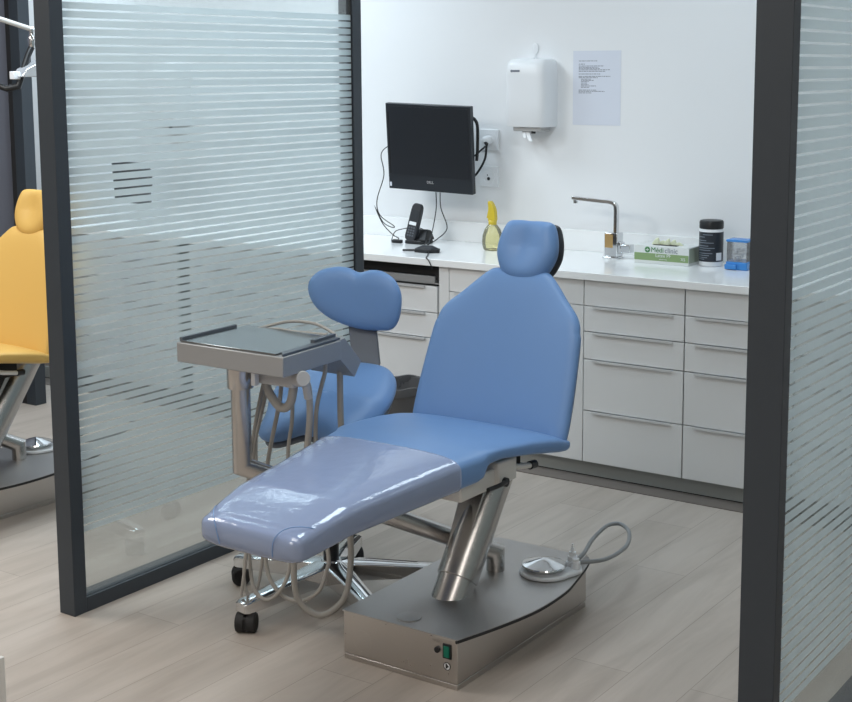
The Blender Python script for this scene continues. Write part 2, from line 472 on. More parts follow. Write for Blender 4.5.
def dental_chair(mname, label, k_back, k_head, dz=0.0, cover=True, head_z=0.0):
    r = thing('dental_chair', (1.08, -.5, 0), label, 'dental chair', 'reclining dental chairs')
    # base cabinet
    base = MB().box(.887, 1.281, -.921, -.185, .0175, .143).box(.8875, 1.2805, -.9205, -.1855, 0, .0155).box(.893, 1.276, -.915, -.19, .012, .019).build('base_cabinet', 'steel', r, .0015)
    edge = crom([(1.281, -.922), (1.318, -.785), (1.345, -.66), (1.354, -.56), (1.350, -.44), (1.335, -.36), (1.305, -.235), (1.283, -.165)], 5)
    outline = [(.884, -.924)]+[tuple(p) for p in edge]+[(1.262, -.140), (.93, -.140), (.884, -.21)]
    MB().prism([(x, y, .1435) for x, y in outline], (0, 0, .0035)).build('top_plate', 'steel_plate', r)
    MB().sweep([(x-.003, y, .1405) for x, y in [tuple(p) for p in edge]+[(1.262, -.139)]], .0058, 8).build('rubber_edge', 'black_soft', r)
    Y = -.9205
    ring = lambda cx, cz, rad, th: [(cx+rad*math.cos(a), Y, cz+rad*math.sin(a)) for a in np.linspace(0, 2*math.pi, 33)]
    sw = MB().box(1.234, 1.262, Y-.004, Y, .086, .128).build('power_switch', 'black', r, .001)
    MB().box(1.239, 1.257, Y-.007, Y-.003, .091, .123).build('rocker', 'green_switch', sw, .001, label='green rocker')
    MB().cyl((1.2155, Y, .105), (1.2155, Y-.006, .105), .0088).build('fuse_cap', 'black', r, .001)
    MB().cyl((1.247, Y, .064), (1.247, Y-.0012, .064), .0112).build('badge', 'plastic_white', r)
    b = MB().add([(1.243, Y-.0016, .055), (1.243, Y-.0016, .073), (1.2535, Y-.0016, .064)], [(0, 1, 2)])
    b.sweep([(1.247+.0108*math.cos(a), Y-.0012, .064+.0108*math.sin(a)) for a in np.linspace(0, 2*math.pi, 25)], .0011, 6)
    b.build('badge_mark', 'black', r)
    MB().sweep(ring(.954, .066, .032, 0), .0007, 6).sweep(ring(1.019, .026, .0125, 0), .0006, 6).build('access_cover', 'steel', r)
    text_mesh('POWER', .0075, at(1.198, Y-.0003, .1275), 'lettering', 'ink', r)
    MB().lathe([(.036, .147), (.036, .1492), (.030, .1505), (0, .1512)], (1.078, -.862, 0), 32).build('plate_cap', 'steel_plate', r)
    # column
    A = np.array([1.075, -.637, .147]); Dv = np.array([0.004, .222, .315]); B = A+Dv*1.26
    p = lambda t: A+Dv*t
    MB().cyl(p(-.16), p(.12), .0585).build('column_foot', 'steel_pipe', r)
    c = MB().sweep([p(.11), p(1.30)], [.0635, .0635], 40)
    c.build('column', 'steel_pipe', r, .002)
    nrm = np.array([0, -.315, .222])/.385; ux = np.array([1., 0, 0])
    q = lambda t, u, w: tuple(p(t)+ux*u+nrm*w)
    MB().hexa([q(.30, -.040, .045), q(.30, .030, .045), q(.30, .030, .052), q(.30, -.040, .052)], [q(1.26, -.058, .03), q(1.26, .034, .03), q(1.26, .034, .082), q(1.26, -.058, .082)]).build('column_guide', 'steel_pipe', r, .004)
    # seat bracket
    MB().box(.90, 1.30, -.93, -.70, .538, .592).box(.95, 1.315, -.76, -.665, .545, .612).build('seat_bracket', 'offwhite', r, .006)
    MB().box(.93, 1.24, -.72, -.52, .53, .60).build('seat_frame', 'gap', r, .003)
    MB().cyl((1.30, -.735, .552), (1.325, -.735, .552), .013).tube([(1.322, -.735, .553), (1.328, -.78, .555), (1.326, -.835, .556)], .0065, 10).build('recline_lever', 'black', r)
    MB().sweep([(1.28, -.67, .577), (1.30, -.63, .568), (1.30, -.565, .556)], .0085, 12).build('adjusting_rod', 'offwhite', r)
    MB().cyl((1.30, -.572, .5573), (1.30, -.540, .5545), .0125).build('rod_knob', 'black', r, .002)
    # cushions
    seat = MB().rings(seat_rings(-1.505, -.462)).build('seat_cushion', mname, r, angle=60)
    if cover:
        cv = MB().rings(seat_rings(-1.507, -.965, .0028, (True, False), 44), cap1=False).build('foot_cover', 'cover', r, angle=60, label='clear glossy plastic cover over the foot end')
        for sx in (-1, 1):
            pts = []
            for t in np.linspace(0, math.pi, 15):
                pts.append((1.08+sx*(.115+.058*math.cos(t)) , -1.538+.006*(1-math.sin(t)) , .540+.074*math.sin(t)))
        arc = [(1.165, -1.538, .545), (1.172, -1.542, .585), (1.19, -1.53, .612), (1.215, -1.50, .618), (1.243, -1.46, .604), (1.253, -1.435, .57)]
        MB().tube(arc, .0011, 6).build('cover_seam', mname, cv); MB().tube([(2.16-a, b, c_) for a, b, c_ in arc], .0011, 6).build('cover_seam', mname, cv)
        ys = -.965; e = [tuple(np.array(pp)) for pp in se_ring(ys, np.interp(ys, ST[:, 0], ST[:, 1])+.003, np.interp(ys, ST[:, 0], ST[:, 2])+.003, np.interp(ys, ST[:, 0], ST[:, 3])-.003, crown=.004)]
        MB().sweep(e+[e[0]], .0011, 6).build('cover_hem', 'cover', cv)
    # backrest
    O, U, V, W = pad_frame((1.08, -.462, .585), k_back)
    L = math.sqrt(1+k_back**2)
    half = [(.255, -.004), (.272, .012), (.276, .06), (.272, .17), (.262, .30), (.254, .330), (.246, .358), (.226, .386), (.188, .421), (.146, .463), (.113, .492), (.090, .503), (.05, .506)]
    ol = [(u, v*L*.985) for u, v in half]+[(0, .506*L*.985)]+[(-u, v*L*.985) for u, v in reversed(half)]+[(-.13, -.006), (0, -.006), (.13, -.006)]
    ol = crom(ol, 4, True)
    bend = lambda u, v: .018*((v-.27)/.27)**2*0 + .10*u*u
    MB().pad(ol, .062, O-W*.004, U, V, W, n=9, p=2.0, bend=lambda u, v: .42*u*u-.026, center=(0, .26)).build('backrest', mname, r, angle=70)
    MB().pad([np.array(q)*.9+np.array([0, .026]) for q in ol], .016, O-W*.058, U, V, W, n=12, bend=lambda u, v: .2*u*u-.01, center=(0, .26)).build('backrest_shell', 'charcoal', r, angle=60)
    MB().box(1.0, 1.16, -.47, -.40, .555, .62).build('back_hinge', 'tray', r, .004)
    # headrest
    top = np.array([1.08, -.462, .585])+np.array([0, k_back*.545, .545])
    O2, U, V, W = pad_frame((1.090, top[1]+.038, 1.126+head_z), k_head)
    hh = [(.0, -.098), (.045, -.092), (.078, -.070), (.099, -.032), (.105, .002), (.100, .040), (.086, .078), (.070, .092), (.035, .095)]
    ol = hh+[(0, .094)]+[(-u, v) for u, v in reversed(hh[1:])]
    ol = crom(ol, 5, True)
    hd = MB().pad(ol, .085, O2+W*.012, U, V, W, n=4.2, p=2.0, dish=lambda u, v: -.020*math.exp(-(u/.055)**2)*min(1, max(0, (v+.09)/.10))-.004, center=(0, 0)).build('headrest', mname, r, angle=70)
    MB().pad([np.array(q)*1.0 for q in ol], .050, O2-W*.026, U, V, W, n=7, p=2.0).build('headrest_shell', 'charcoal', hd, angle=60)
    MB().box(1.05, 1.11, O2[1]+.035, O2[1]+.055, .90, 1.12).build('headrest_stem', 'steel', r, .003)
    return r

dental_chair('blue', 'blue vinyl dental chair with plastic-covered foot end in the middle of the room', .37, .30)
yc = dental_chair('yellow', 'yellow vinyl dental chair at the left edge, seen past the glass screen post', .29, .24, cover=False)
yc.location = Vector(yc.location)+Vector((-2.2564, 0, 0))

# ------------------------------------------------------------------ foot pedal
def foot_pedal(shift, label):
    r = thing('foot_pedal', (1.225, -.34, .147), label, 'foot pedal', 'disc foot pedals')
    body = [(1.225+.081*math.cos(a), -.345+.081*math.sin(a)) for a in np.linspace(R(95), R(355), 30)]
    body += [(1.318, -.312), (1.322, -.285), (1.296, -.245), (1.262, -.250)]
    MB().prism([(x, y, .1475) for x, y in body], (0, 0, .013)).build('pedal_base', 'plastic_white', r, .004)
    MB().lathe([(.050, .1605), (.050, .170), (.066, .171), (.070, .175), (.068, .179), (.03, .192), (.006, .1985), (0, .199)], (1.222, -.348, 0), 40).build('disc', 'chrome', r)
    v = MB().lathe([(.020, .160), (.020, .172), (.015, .174), (.015, .190), (.011, .192), (.011, .204), (.0055, .205), (.0055, .216), (.003, .219), (.003, .230), (0, .231)], (1.277, -.268, 0), 20)
    v.lathe([(.014, .160), (.014, .182), (.011, .183), (.011, .192), (0, .193)], (1.300, -.288, 0), 20)
    v.build('air_valve', 'plastic_white', r)
    MB().tube([(1.296, -.262, .172), (1.312, -.235, .168), (1.335, -.17, .160), (1.338, -.08, .155), (1.318, .03, .150), (1.262, .15, .147), (1.202, .205, .147), (1.178, .165, .150), (1.196, .06, .157), (1.225, -.05, .163), (1.262, -.16, .168), (1.282, -.25, .17)], .0068, 10).build('hose', 'hose_light', r)
    r.location = Vector(r.location)+Vector(shift)
    return r
foot_pedal((0, 0, 0), 'chrome disc foot pedal with looped grey hose on the base of the blue chair')
foot_pedal((-2.455, .075, 0), 'foot pedal on the base of the yellow chair, far left')

# ------------------------------------------------------------------ delivery unit (instrument table on swing arm)
def delivery_unit(shift, label, full=True):
    r = thing('instrument_table', (1.08, -.404, .147), label, 'instrument table')
    Lp = np.array([.594, -1.015, .549]); E = np.array([1.08, -.404, .205])
    MB().sweep([(1.08, -.404, .147), tuple(E), tuple(Lp), (.594, -1.015, .862)], .0285, 28).build('swing_arm', 'steel_pipe', r)
    MB().lathe([(.0375, .783), (.0385, .785), (.0385, .858), (.034, .860), (0, .8601)], (.594, -1.015, 0), 32).build('collar', 'steel_pipe', r)
    # tray tub
    x0, x1, yf, yr = .4075, .813, -1.08, -.775
    t = MB()
    t.prism([(x0, yf, .849), (x1, yf, .849), (x1-.02, yr-.02, .849), (x0-.008, yr, .849)], (0, 0, .058))
    tray = t.build('tray', 'tray', r, .003)
    MB().prism([(x0+.012, yf+.006, .9075), (x1-.032, yf+.006, .9075), (x1-.048, yr-.02, .9075), (x0+.008, yr-.004, .9075)], (0, 0, .0055)).build('tray_top', 'tray_top', r, .0012)
    MB().prism([(x0-.001, -1.066, .9075), (x0+.009, -1.066, .9075), (x0+.004, -.825, .9075), (x0-.006, -.825, .9075)], (0, 0, .0125)).build('tray_lip', 'tray_dark', r, .001)
    MB().prism([(x1-.030, yf+.03, .9075), (x1-.004, yf+.005, .9075), (x1-.024, yr-.02, .9075), (x1-.050, yr-.02, .9075)], (0, 0, .0075)).prism([(x1-.034, -.90, .9075), (x1-.05, -.90, .9075), (x1-.06, -.79, .9075), (x1-.044, -.79, .9075)], (0, 0, .016)).build('side_rail', 'tray_dark', r, .001)
    # sloping instrument holder at the rear
    prof = [(-.82, .907), (-.778, .911), (-.699, .828), (-.733, .786), (-.800, .850), (-.82, .850)]
    MB().prism([(.792, y, z) for y, z in prof], (-.165, 0, 0)).build('instrument_holder', 'tray', r, .001)
    MB().box(.640, .785, -1.005, -.955, .800, .849).build('manifold', 'manifold', r, .008)
    MB().cyl((.785, -.985, .826), (.818, -.998, .833), .0225).build('manifold_cap', 'manifold', r, .003)
    MB().box(.648, .664, -1.03, -1.012, .798, .849).build('valve_block', 'plastic_white', r, .002)
    H = dict(
      h5=(.0098, [(.796, -.97, .83), (.796, -.95, .783), (.777, -.93, .665), (.713, -.9, .438), (.669, -.88, .27), (.661, -.86, .115), (.715, -.82, .056), (.773, -.78, .104), (.778, -.75, .19), (.772, -.74, .312), (.753, -.74, .558), (.743, -.74, .634), (.742, -.74, .80)]),
      h4=(.0064, [(.75, -.82, .85), (.75, -.82, .812), (.713, -.82, .677), (.716, -.82, .479), (.75, -.82, .262), (.753, -.83, .21), (.725, -.84, .138), (.651, -.85, .097), (.589, -.87, .125), (.556, -.88, .21), (.562, -.88, .406), (.574, -.88, .532), (.643, -.9, .73), (.674, -.93, .81)]),
      h3=(.0058, [(.706, -.955, .81), (.706, -.92, .79), (.671, -.88, .669), (.644, -.87, .556), (.647, -.87, .356), (.643, -.87, .215), (.618, -.88, .141), (.57, -.89, .096), (.527, -.9, .121), (.509, -.9, .213), (.52, -.9, .404), (.536, -.9, .562), (.552, -.9, .672), (.591, -.9, .807), (.60, -.9, .85)]),
      h2=(.0052, [(.579, -.86, .85), (.575, -.86, .798), (.537, -.86, .707), (.508, -.86, .548), (.542, -.88, .261), (.531, -.88, .163), (.513, -.89, .096), (.49, -.9, .113), (.484, -.9, .176), (.499, -.9, .274), (.527, -.9, .529), (.598, -.9, .769), (.61, -.9, .85)]),
      h1=(.0052, [(.63, -.93, .85), (.618, -.93, .816), (.574, -.93, .666), (.537, -.93, .477), (.526, -.93, .272), (.497, -.93, .105)]),
      t=(.0130, [(.648, -.97, .849), (.65, -.97, .833), (.66, -.97, .775), (.704, -.97, .731), (.741, -.97, .745), (.757, -.97, .80)]))
    for key, (rad, pts) in H.items(): MB().tube(pts, rad, 12).build('hose', 'hose', r)
    MB().cyl((.796, -.968, .835), (.792, -.948, .765), .0125).build('hose_ferrule', 'manifold', r)
    MB().tube([(.470, -.80, .908), (.495, -.76, .917), (.555, -.74, .931), (.649, -.74, .933), (.73, -.757, .917), (.76, -.775, .906)], .0050, 10).tube([(.475, -.80, .908), (.52, -.77, .909), (.58, -.765, .907), (.72, -.77, .912)], .0045, 10).build('supply_hose', 'hose', r)
    r.location = Vector(r.location)+Vector(shift)
    return r
du = delivery_unit((0, 0, 0), 'grey instrument tray on a steel pipe arm with hanging hoses, left of blue chair')

dup(du, (-2.2564, 0, 0), 'instrument table of the yellow chair, foot of its pipe arm seen at far left')

# ------------------------------------------------------------------ operator stool
def stool():
    r = thing('operator_stool', (.578, -.593, 0), 'blue saddle stool with kidney backrest and chrome star base behind the instrument tray', 'stool')
    C = np.array([.578, -.593, 0.]); S0 = np.array([.562, -.588, 0.])
    Rr = np.array([-.30, .954, 0]); La = np.array([.954, .30, 0])
    t = R(18); V = Rr*math.cos(t)+np.array([0, 0, math.sin(t)]); W = np.cross(La, V)
    hs = [(0, .205), (.09, .207), (.150, .195), (.188, .150), (.202, .08), (.198, 0), (.180, -.07), (.168, -.14), (.152, -.19), (.11, -.215), (.05, -.200), (0, -.19)]
    ol = crom(hs+[(-u, v) for u, v in reversed(hs[1:-1])], 4, True)
    bend = lambda u, v: -.55*u*u*(1.0 if v < 0 else .55)+.55*max(0, v)**2+.015*math.exp(-(u/.05)**2)*(v < 0)
    O = S0+np.array([0, 0, .646])
    MB().pad(ol, .085, O, La, V, W, n=4.5, p=2.0, bend=bend).build('seat', 'blue', r, angle=70)
    MB().pad([np.array(q)*.93 for q in ol], .03, O-W*.040, La, V, W, n=8, bend=bend).build('seat_shell', 'slate', r, angle=60)
    MB().box(-.07, .07, -.09, .09, -.085, -.045, Matrix(((La[0], V[0], W[0], O[0]), (La[1], V[1], W[1], O[1]), (La[2], V[2], W[2], O[2]), (0, 0, 0, 1)))).build('tilt_mechanism', 'black', r, .004)
    # back
    Bc = np.array([.512, -.362, .945])
    px = [(-46,-8),(-44,-18),(-35,-27),(-20,-31),(-8,-30),(2,-26),(14,-29),(26,-28),(38,-21),(45,-9),(46,5),(43,20),(36,29),(24,31),(8,31),(-8,28),(-24,22),(-36,13),(-43,3)]
    ob = crom([(x/283, -y/303) for x, y in px], 4, True)
    tb = R(-4); Vb = np.array([0, 0, 1.])*math.cos(tb)+Rr*math.sin(-tb); Wb = np.cross(La, Vb)
    MB().pad(ob, .062, Bc, La, Vb, Wb, n=5, p=2.0, bend=lambda u, v: .9*u*u-.01).build('backrest', 'blue', r, angle=70)
    MB().pad([np.array(q)*.9 for q in ob], .02, Bc-Wb*.03, La, Vb, Wb, n=8, bend=lambda u, v: .9*u*u-.01).build('backrest_shell', 'slate', r, angle=60)
    a = Bc-Wb*.045+np.array([0, 0, -.03])
    b = np.array([.553, -.375, .735]); b2 = np.array([.565, -.46, .60]); b3 = np.array([.575, -.56, .572])
    w = La*.048; th = Wb*.007
    path = [a, b+np.array([0, .012, 0]), b2, b3]
    rr = []
    for q in path: rr.append([q-w-th, q+w-th, q+w+th, q-w+th])
    MB().rings(rr).build('back_support', 'slate', r, .002)
    # gas lift and base
    MB().cyl(C+[0, 0, .12], C+[0, 0, .33], .025).cyl(C+[0, 0, .33], C+[0, 0, .59], .014).build('gas_lift', 'black', r)
    MB().lathe([(.040, .075), (.044, .08), (.040, .125), (.030, .14), (0, .14)], tuple(C), 32).build('hub', 'chrome', r)
    for ang in (187.5, 259.6, 331.6, 43.6, 115.6):
        d = np.array([math.cos(R(ang)), math.sin(R(ang)), 0]); s_ = np.array([-d[1], d[0], 0]); z = np.array([0, 0, 1.])
        rr = []
        for q, hw, zt, zb in ((.02, .042, .136, .070), (.08, .037, .132, .072), (.18, .031, .120, .068), (.28, .028, .107, .062), (.352, .027, .099, .060), (.366, .022, .094, .063)):
            p = C+d*q
            rr.append([p-s_*hw+z*zb, p+s_*hw+z*zb, p+s_*hw+z*(zt-.006), p+s_*(hw*.55)+z*zt, p-s_*(hw*.55)+z*zt, p-s_*hw+z*(zt-.006)])
        arm = MB().rings(rr).build('base_leg', 'chrome', r, .002)
        p = C+d*.338
        cst = MB()
        tr = s_*.6+d*.8; ax = np.cross(tr, z)
        wc = p+tr*.012+z*.0305
        for sg in (-1, 1): cst.cyl(wc+ax*sg*.003, wc+ax*sg*.031, .0305)
        cst.cyl(wc+z*.006-tr*.006, p+z*.072, .011)
        cst.box(-.020, .024, -.031, .031, -.022, .022, Matrix.Translation(tuple(wc)) @ Matrix(((tr[0], ax[0], 0, 0), (tr[1], ax[1], 0, 0), (0, 0, 1, 0), (0, 0, 0, 1))))
        cst.build('caster', 'black_soft', r, .004)
    return r
stool()

# ------------------------------------------------------------------ waste bin
r = thing('waste_bin', (-.17, .845, 0), 'dark open waste bin in front of the low drawers, behind the blue stool', 'waste bin')
prof = [(0.0, .004), (.095, .004), (.098, .0), (.102, .004), (.132, .325), (.139, .333), (.139, .345), (.134, .347), (.129, .345), (.099, .02), (0, .02)]
MB().lathe(prof, (-.17, .845, 0), 40).build('bin_body', 'bin', r)
lin = []
for (rad, z) in ((.1265, .30), (.1275, .335), (.130, .3495), (.1405, .350), (.1425, .335), (.1415, .315)):
    lin.append([(-.17+(rad+.0025*math.sin(9*a+z*50))*math.cos(a), .845+(rad+.0025*math.sin(9*a+z*50))*math.sin(a), z+.004*math.sin(7*a)) for a in np.linspace(0, 2*math.pi, 60, endpoint=False)])
MB().rings(lin, False, False).build('bin_liner', 'liner', r)

# ------------------------------------------------------------------ wall things
def monitor(label):
    r = thing('monitor', (-.426, 1.42, 1.12), label, 'monitor', 'wall mounted monitors')
    mt = Matrix.Translation((-.432, 1.42, 1.323)) @ Matrix.Rotation(.046, 4, 'Z') @ Matrix.Rotation(.116, 4, 'X') @ Matrix.Rotation(.031, 4, 'Y')
    w, h = .463/2, .410/2
    MB().box(-w, w, 0, .03, -h, h, mt).build('bezel', 'screen', r, .003)
    MB().box(-w+.025, w-.012, -.0012, .001, -h+.072, h-.014, mt).build('display', mat('display_glass', (.018, .022, .028), .28), r)
    MB().box(-w+.012, -w+.016, -.0014, .001, -h+.075, h-.04, mt).build('bezel_groove', 'gap', r)
    MB().box(-w*.72, w*.72, .03, .075, -h*.8, h*.7, mt).build('back_cover', 'black', r, .01)
    t = Matrix(mt) @ Matrix.Translation((-.017, -.0005, -h+.038)) @ FRONT
    text_mesh('DELL', .017, t, 'maker_mark', 'alu', r)
    MB().box(-w+.006, -w+.017, -.001, .001, -h+.012, -h+.032, mt).build('sticker', 'paper', r)
    MB().tube([(-.30, 1.475, 1.47), (-.235, 1.47, 1.470), (-.206, 1.47, 1.458), (-.192, 1.47, 1.425), (-.195, 1.475, 1.33), (-.20, 1.475, 1.27)], .0075, 10).build('carry_bar', 'black', r)
    MB().box(-.48, -.38, 1.632, 1.65, 1.25, 1.40).box(-.45, -.41, 1.49, 1.635, 1.30, 1.35).build('wall_arm', 'black', r, .003)
    return r
mon = monitor('black flat monitor tilted on the wall above the cordless phone')
m2 = dup(mon, (-2.0, 0, -.155), 'small dark screen behind the left frosted glass, showing only in its clear lines')
m2.scale = (.56, .56, .56)

tag(recenter(MB().tube([(-.66, 1.45, 1.325), (-.695, 1.45, 1.322), (-.731, 1.45, 1.282), (-.715, 1.45, 1.187), (-.758, 1.45, 1.064), (-.741, 1.45, .991), (-.658, 1.45, .943), (-.676, 1.45, .937), (-.723, 1.45, .958), (-.765, 1.45, 1.019), (-.724, 1.45, .949), (-.664, 1.45, .900), (-.628, 1.445, .887), (-.628, 1.44, .880)], .0024, 8).build('cable', 'black')), 'thin looped black cable from the left edge of the monitor to the small black adapter', 'cable')
tag(recenter(MB().tube([(-.632, 1.405, .8705), (-.65, 1.42, .870), (-.665, 1.44, .876), (-.652, 1.45, .915), (-.61, 1.455, .931), (-.563, 1.50, .937), (-.51, 1.50, .923), (-.46, 1.44, .890), (-.40, 1.33, .871), (-.345, 1.262, .875)], .0022, 8).build('cable', 'black')), 'thin black cable arching behind the phone from the small adapter to the black puck', 'cable')
tag(recenter(MB().tube([(-.329, 1.33, 1.13), (-.329, 1.33, 1.048), (-.336, 1.30, .93), (-.322, 1.25, .896)], .0024, 8).build('cable', 'charcoal')), 'straight grey cable hanging from the monitor bottom to the black puck', 'cable')
tag(recenter(MB().tube([(-.306, 1.33, 1.13), (-.302, 1.33, 1.059), (-.268, 1.33, .968), (-.295, 1.29, .92), (-.315, 1.24, .896)], .0024, 8).build('cable', 'black')), 'bent black cable hanging from the monitor bottom, right one of the pair above the puck', 'cable')
tag(recenter(MB().tube([(-.27, 1.185, .874), (-.225, 1.11, .8695), (-.18, 1.034, .8705), (-.166, 1.0305, .862), (-.150, 1.0305, .836), (-.146, 1.033, .822)], .0023, 8).build('cable', 'black')), 'thin black cable running from the puck over the front edge of the worktop', 'cable')
tag(recenter(MB().tube([(-.222, 1.602, 1.345), (-.226, 1.60, 1.325), (-.233, 1.60, 1.275), (-.256, 1.59, 1.223), (-.295, 1.58, 1.180), (-.35, 1.53, 1.16), (-.36, 1.50, 1.17)], .0055, 8).build('cable', 'black')), 'thick black power cable from the white plug curving down behind the monitor', 'cable')
tag(recenter(MB().tube([(-.2235, 1.606, 1.338), (-.258, 1.60, 1.310), (-.295, 1.59, 1.281), (-.36, 1.50, 1.25)], .0045, 8).build('cable', 'black')), 'short black cable running straight from the white plug to the monitor back', 'cable')

r = thing('cable_puck', (-.305, 1.225, .867), 'small black six-sided puck on the worktop below the monitor', 'hub')
cx, cy = -.302, 1.222
pts = [(-.066, .0), (-.045, -.042), (.03, -.048), (.072, -.012), (.045, .035), (-.03, .04)]
MB().prism([(cx+a, cy+b, .867) for a, b in pts], (0, 0, .016)).build('puck_foot', 'black', r, .003)
MB().hexa([(cx-.055, cy-.03, .883), (cx+.05, cy-.035, .883), (cx+.05, cy+.025, .883), (cx-.045, cy+.03, .883)], [(cx-.025, cy-.012, .897), (cx+.022, cy-.012, .897), (cx+.022, cy+.01, .897), (cx-.022, cy+.012, .897)]).build('puck_body', 'charcoal', r, .004)
MB().sweep([(cx-.05, cy-.012, .874), (cx-.095, cy-.022, .872), (cx-.118, cy-.03, .871)], .0045, 8).build('lead_plug', 'black', r)

tag(recenter(MB().box(-.640, -.588, 1.405, 1.428, .867, .884).build('adapter', 'black', None, .004)), 'small black power adapter on the worktop left of the phone cradle', 'adapter')

# phone
r = thing('phone_cradle', (-.51, 1.45, .867), 'black charging cradle holding the cordless phone under the monitor', 'phone cradle')
MB().prism([(-.570, 1.415, .867), (-.475, 1.415, .867), (-.462, 1.50, .867), (-.56, 1.50, .867)], (0, 0, .018)).hexa([(-.575, 1.43, .885), (-.46, 1.43, .885), (-.46, 1.51, .885), (-.57, 1.51, .885)], [(-.55, 1.475, .935), (-.478, 1.475, .935), (-.478, 1.507, .928), (-.548, 1.507, .928)]).build('cradle_body', 'black', r, .004)
hp = thing('cordless_phone', (-.53, 1.44, .885), 'black cordless phone handset standing upright in its cradle', 'phone')
mt = Matrix.Translation((-.545, 1.428, .886)) @ Matrix.Rotation(R(8), 4, 'Y') @ Matrix.Rotation(R(-12), 4, 'X')
prof = [(-.026, 0), (.026, 0), (.029, .06), (.028, .145), (.022, .168), (.010, .176), (-.010, .176), (-.022, .168), (-.028, .145), (-.029, .06)]
MB().prism([tuple(mt @ Vector((a, -.012, b))) for a, b in crom(prof, 3, True)], tuple(mt.to_3x3() @ Vector((0, .026, 0)))).build('handset_body', 'charcoal', hp, .004)
MB().box(-.019, .019, -.0132, -.012, .095, .142, mt).build('display', 'screen', hp)
MB().box(-.020, .020, -.0134, -.012, .070, .086, mt).build('soft_keys', 'plastic_white', hp, .002)
k = MB()
for i in range(3):
    for j in range(4): k.box(-.018+i*.0135, -.009+i*.0135, -.0134, -.012, .016+j*.0125, .024+j*.0125, mt)
k.build('keypad', 'tray_dark', hp)

# sockets
def socket(cz, label):
    r = thing('wall_socket', (-.2365, 1.65, cz), label, 'wall socket', 'wall sockets')
    x = -.2385
    MB().box(x-.050, x+.052, 1.640, 1.65, cz-.049, cz+.050).build('face_plate', 'plastic_white', r, .003)
    MB().lathe([(.034, -.002), (.034, .0022), (.029, .0028), (.027, .0006), (0, .0006)], (x, 1.640, cz), 36, Matrix.Rotation(R(90), 4, 'X')).build('socket_ring', 'plastic_white', r, angle=25)
    return r
socket(1.358, 'white wall socket with a plug in it, right of the monitor')
s2 = socket(1.186, 'empty round white wall socket, lower one right of the monitor')
MB().cyl((-.2385, 1.6445, 1.175), (-.2385, 1.638, 1.175), .008).cyl((-.245, 1.6445, 1.192), (-.245, 1.639, 1.192), .003).build('socket_hole', 'black', s2)
r = thing('power_plug', (-.232, 1.63, 1.35), 'white round power plug in the upper wall socket', 'plug')
MB().lathe([(.021, 0), (.021, .02), (.017, .038), (.010, .044), (0, .045)], (-.2385, 1.640, 1.358), 28, Matrix.Rotation(R(90), 4, 'X')).build('plug_body', 'plastic_white', r)
MB().tube([(-.2385, 1.605, 1.352), (-.230, 1.602, 1.345), (-.2235, 1.602, 1.338)], .008, 10).build('strain_relief', 'black', r)

# towel dispenser
def dispenser(label):
    r = thing('towel_dispenser', (.03, 1.59, 1.40), label, 'dispenser', 'white towel dispensers')
    def ring(z, gx, gy):
        out = []
        for i in range(40):
            a = math.pi*i/39
            c, s = math.cos(a), math.sin(a)
            out.append((.017+(.108+gx)*math.copysign(abs(c)**.30, c), 1.65-(.118+gy)*abs(s)**.34, z))
        return out
    MB().rings([ring(1.432, -.012, -.012), ring(1.424+.003, -.004, -.004), ring(1.435, 0, 0), ring(1.53, .002, .002), ring(1.66, 0, .004), ring(1.705, -.003, .0), ring(1.722, -.008, -.008), ring(1.731, -.016, -.022), ring(1.735, -.03, -.04)]).build('housing', 'plastic_white', r, angle=50)
    MB().box(-.050, .098, 1.548, 1.64, 1.407, 1.430).build('under_tray', 'manifold', r, .006)
    MB().cyl((.052, 1.560, 1.412), (.052, 1.560, 1.398), .010).build('latch', 'black', r)
    MB().hexa([(.000, 1.565, 1.412), (.026, 1.565, 1.412), (.026, 1.580, 1.412), (.000, 1.580, 1.412)], [(.034, 1.550, 1.362), (.052, 1.550, 1.362), (.050, 1.558, 1.362), (.032, 1.558, 1.362)]).hexa([(-.012, 1.562, 1.407), (.010, 1.562, 1.407), (.010, 1.568, 1.407), (-.012, 1.568, 1.407)], [(.004, 1.551, 1.378), (.020, 1.551, 1.378), (.020, 1.557, 1.378), (.004, 1.557, 1.378)]).build('paper_tip', 'plastic_white', r, .001)
    m = MB().box(-.040, -.004, 1.5276, 1.533, 1.676, 1.6845)
    m.cyl((-.046, 1.536, 1.680), (-.046, 1.5276, 1.680), .0055)
    m.build('maker_mark', 'ink', r)
    return r
dsp = dispenser('white rounded paper towel dispenser on the back wall, left of the paper notice')
dup(dsp, (-2.30, 0, -.02), 'towel dispenser blurred behind the upper part of the left frosted glass')

r = thing('wall_hook', (.011, 1.645, 1.74), 'small pale adhesive hook on the wall above the towel dispenser', 'hook')
MB().pad(crom([(0, .028), (.014, .018), (.015, -.004), (.006, -.022), (-.006, -.022), (-.015, -.004), (-.014, .018)], 4, True), .006, (.011, 1.647, 1.778), (1, 0, 0), (0, 0, 1), (0, -1, 0), n=6).build('hook_plate', 'plastic_white', r)
MB().tube([(.011, 1.645, 1.76), (.011, 1.643, 1.742), (.011, 1.634, 1.736), (.011, 1.630, 1.745)], .0025, 8).build('hook_arm', 'plastic_white', r)

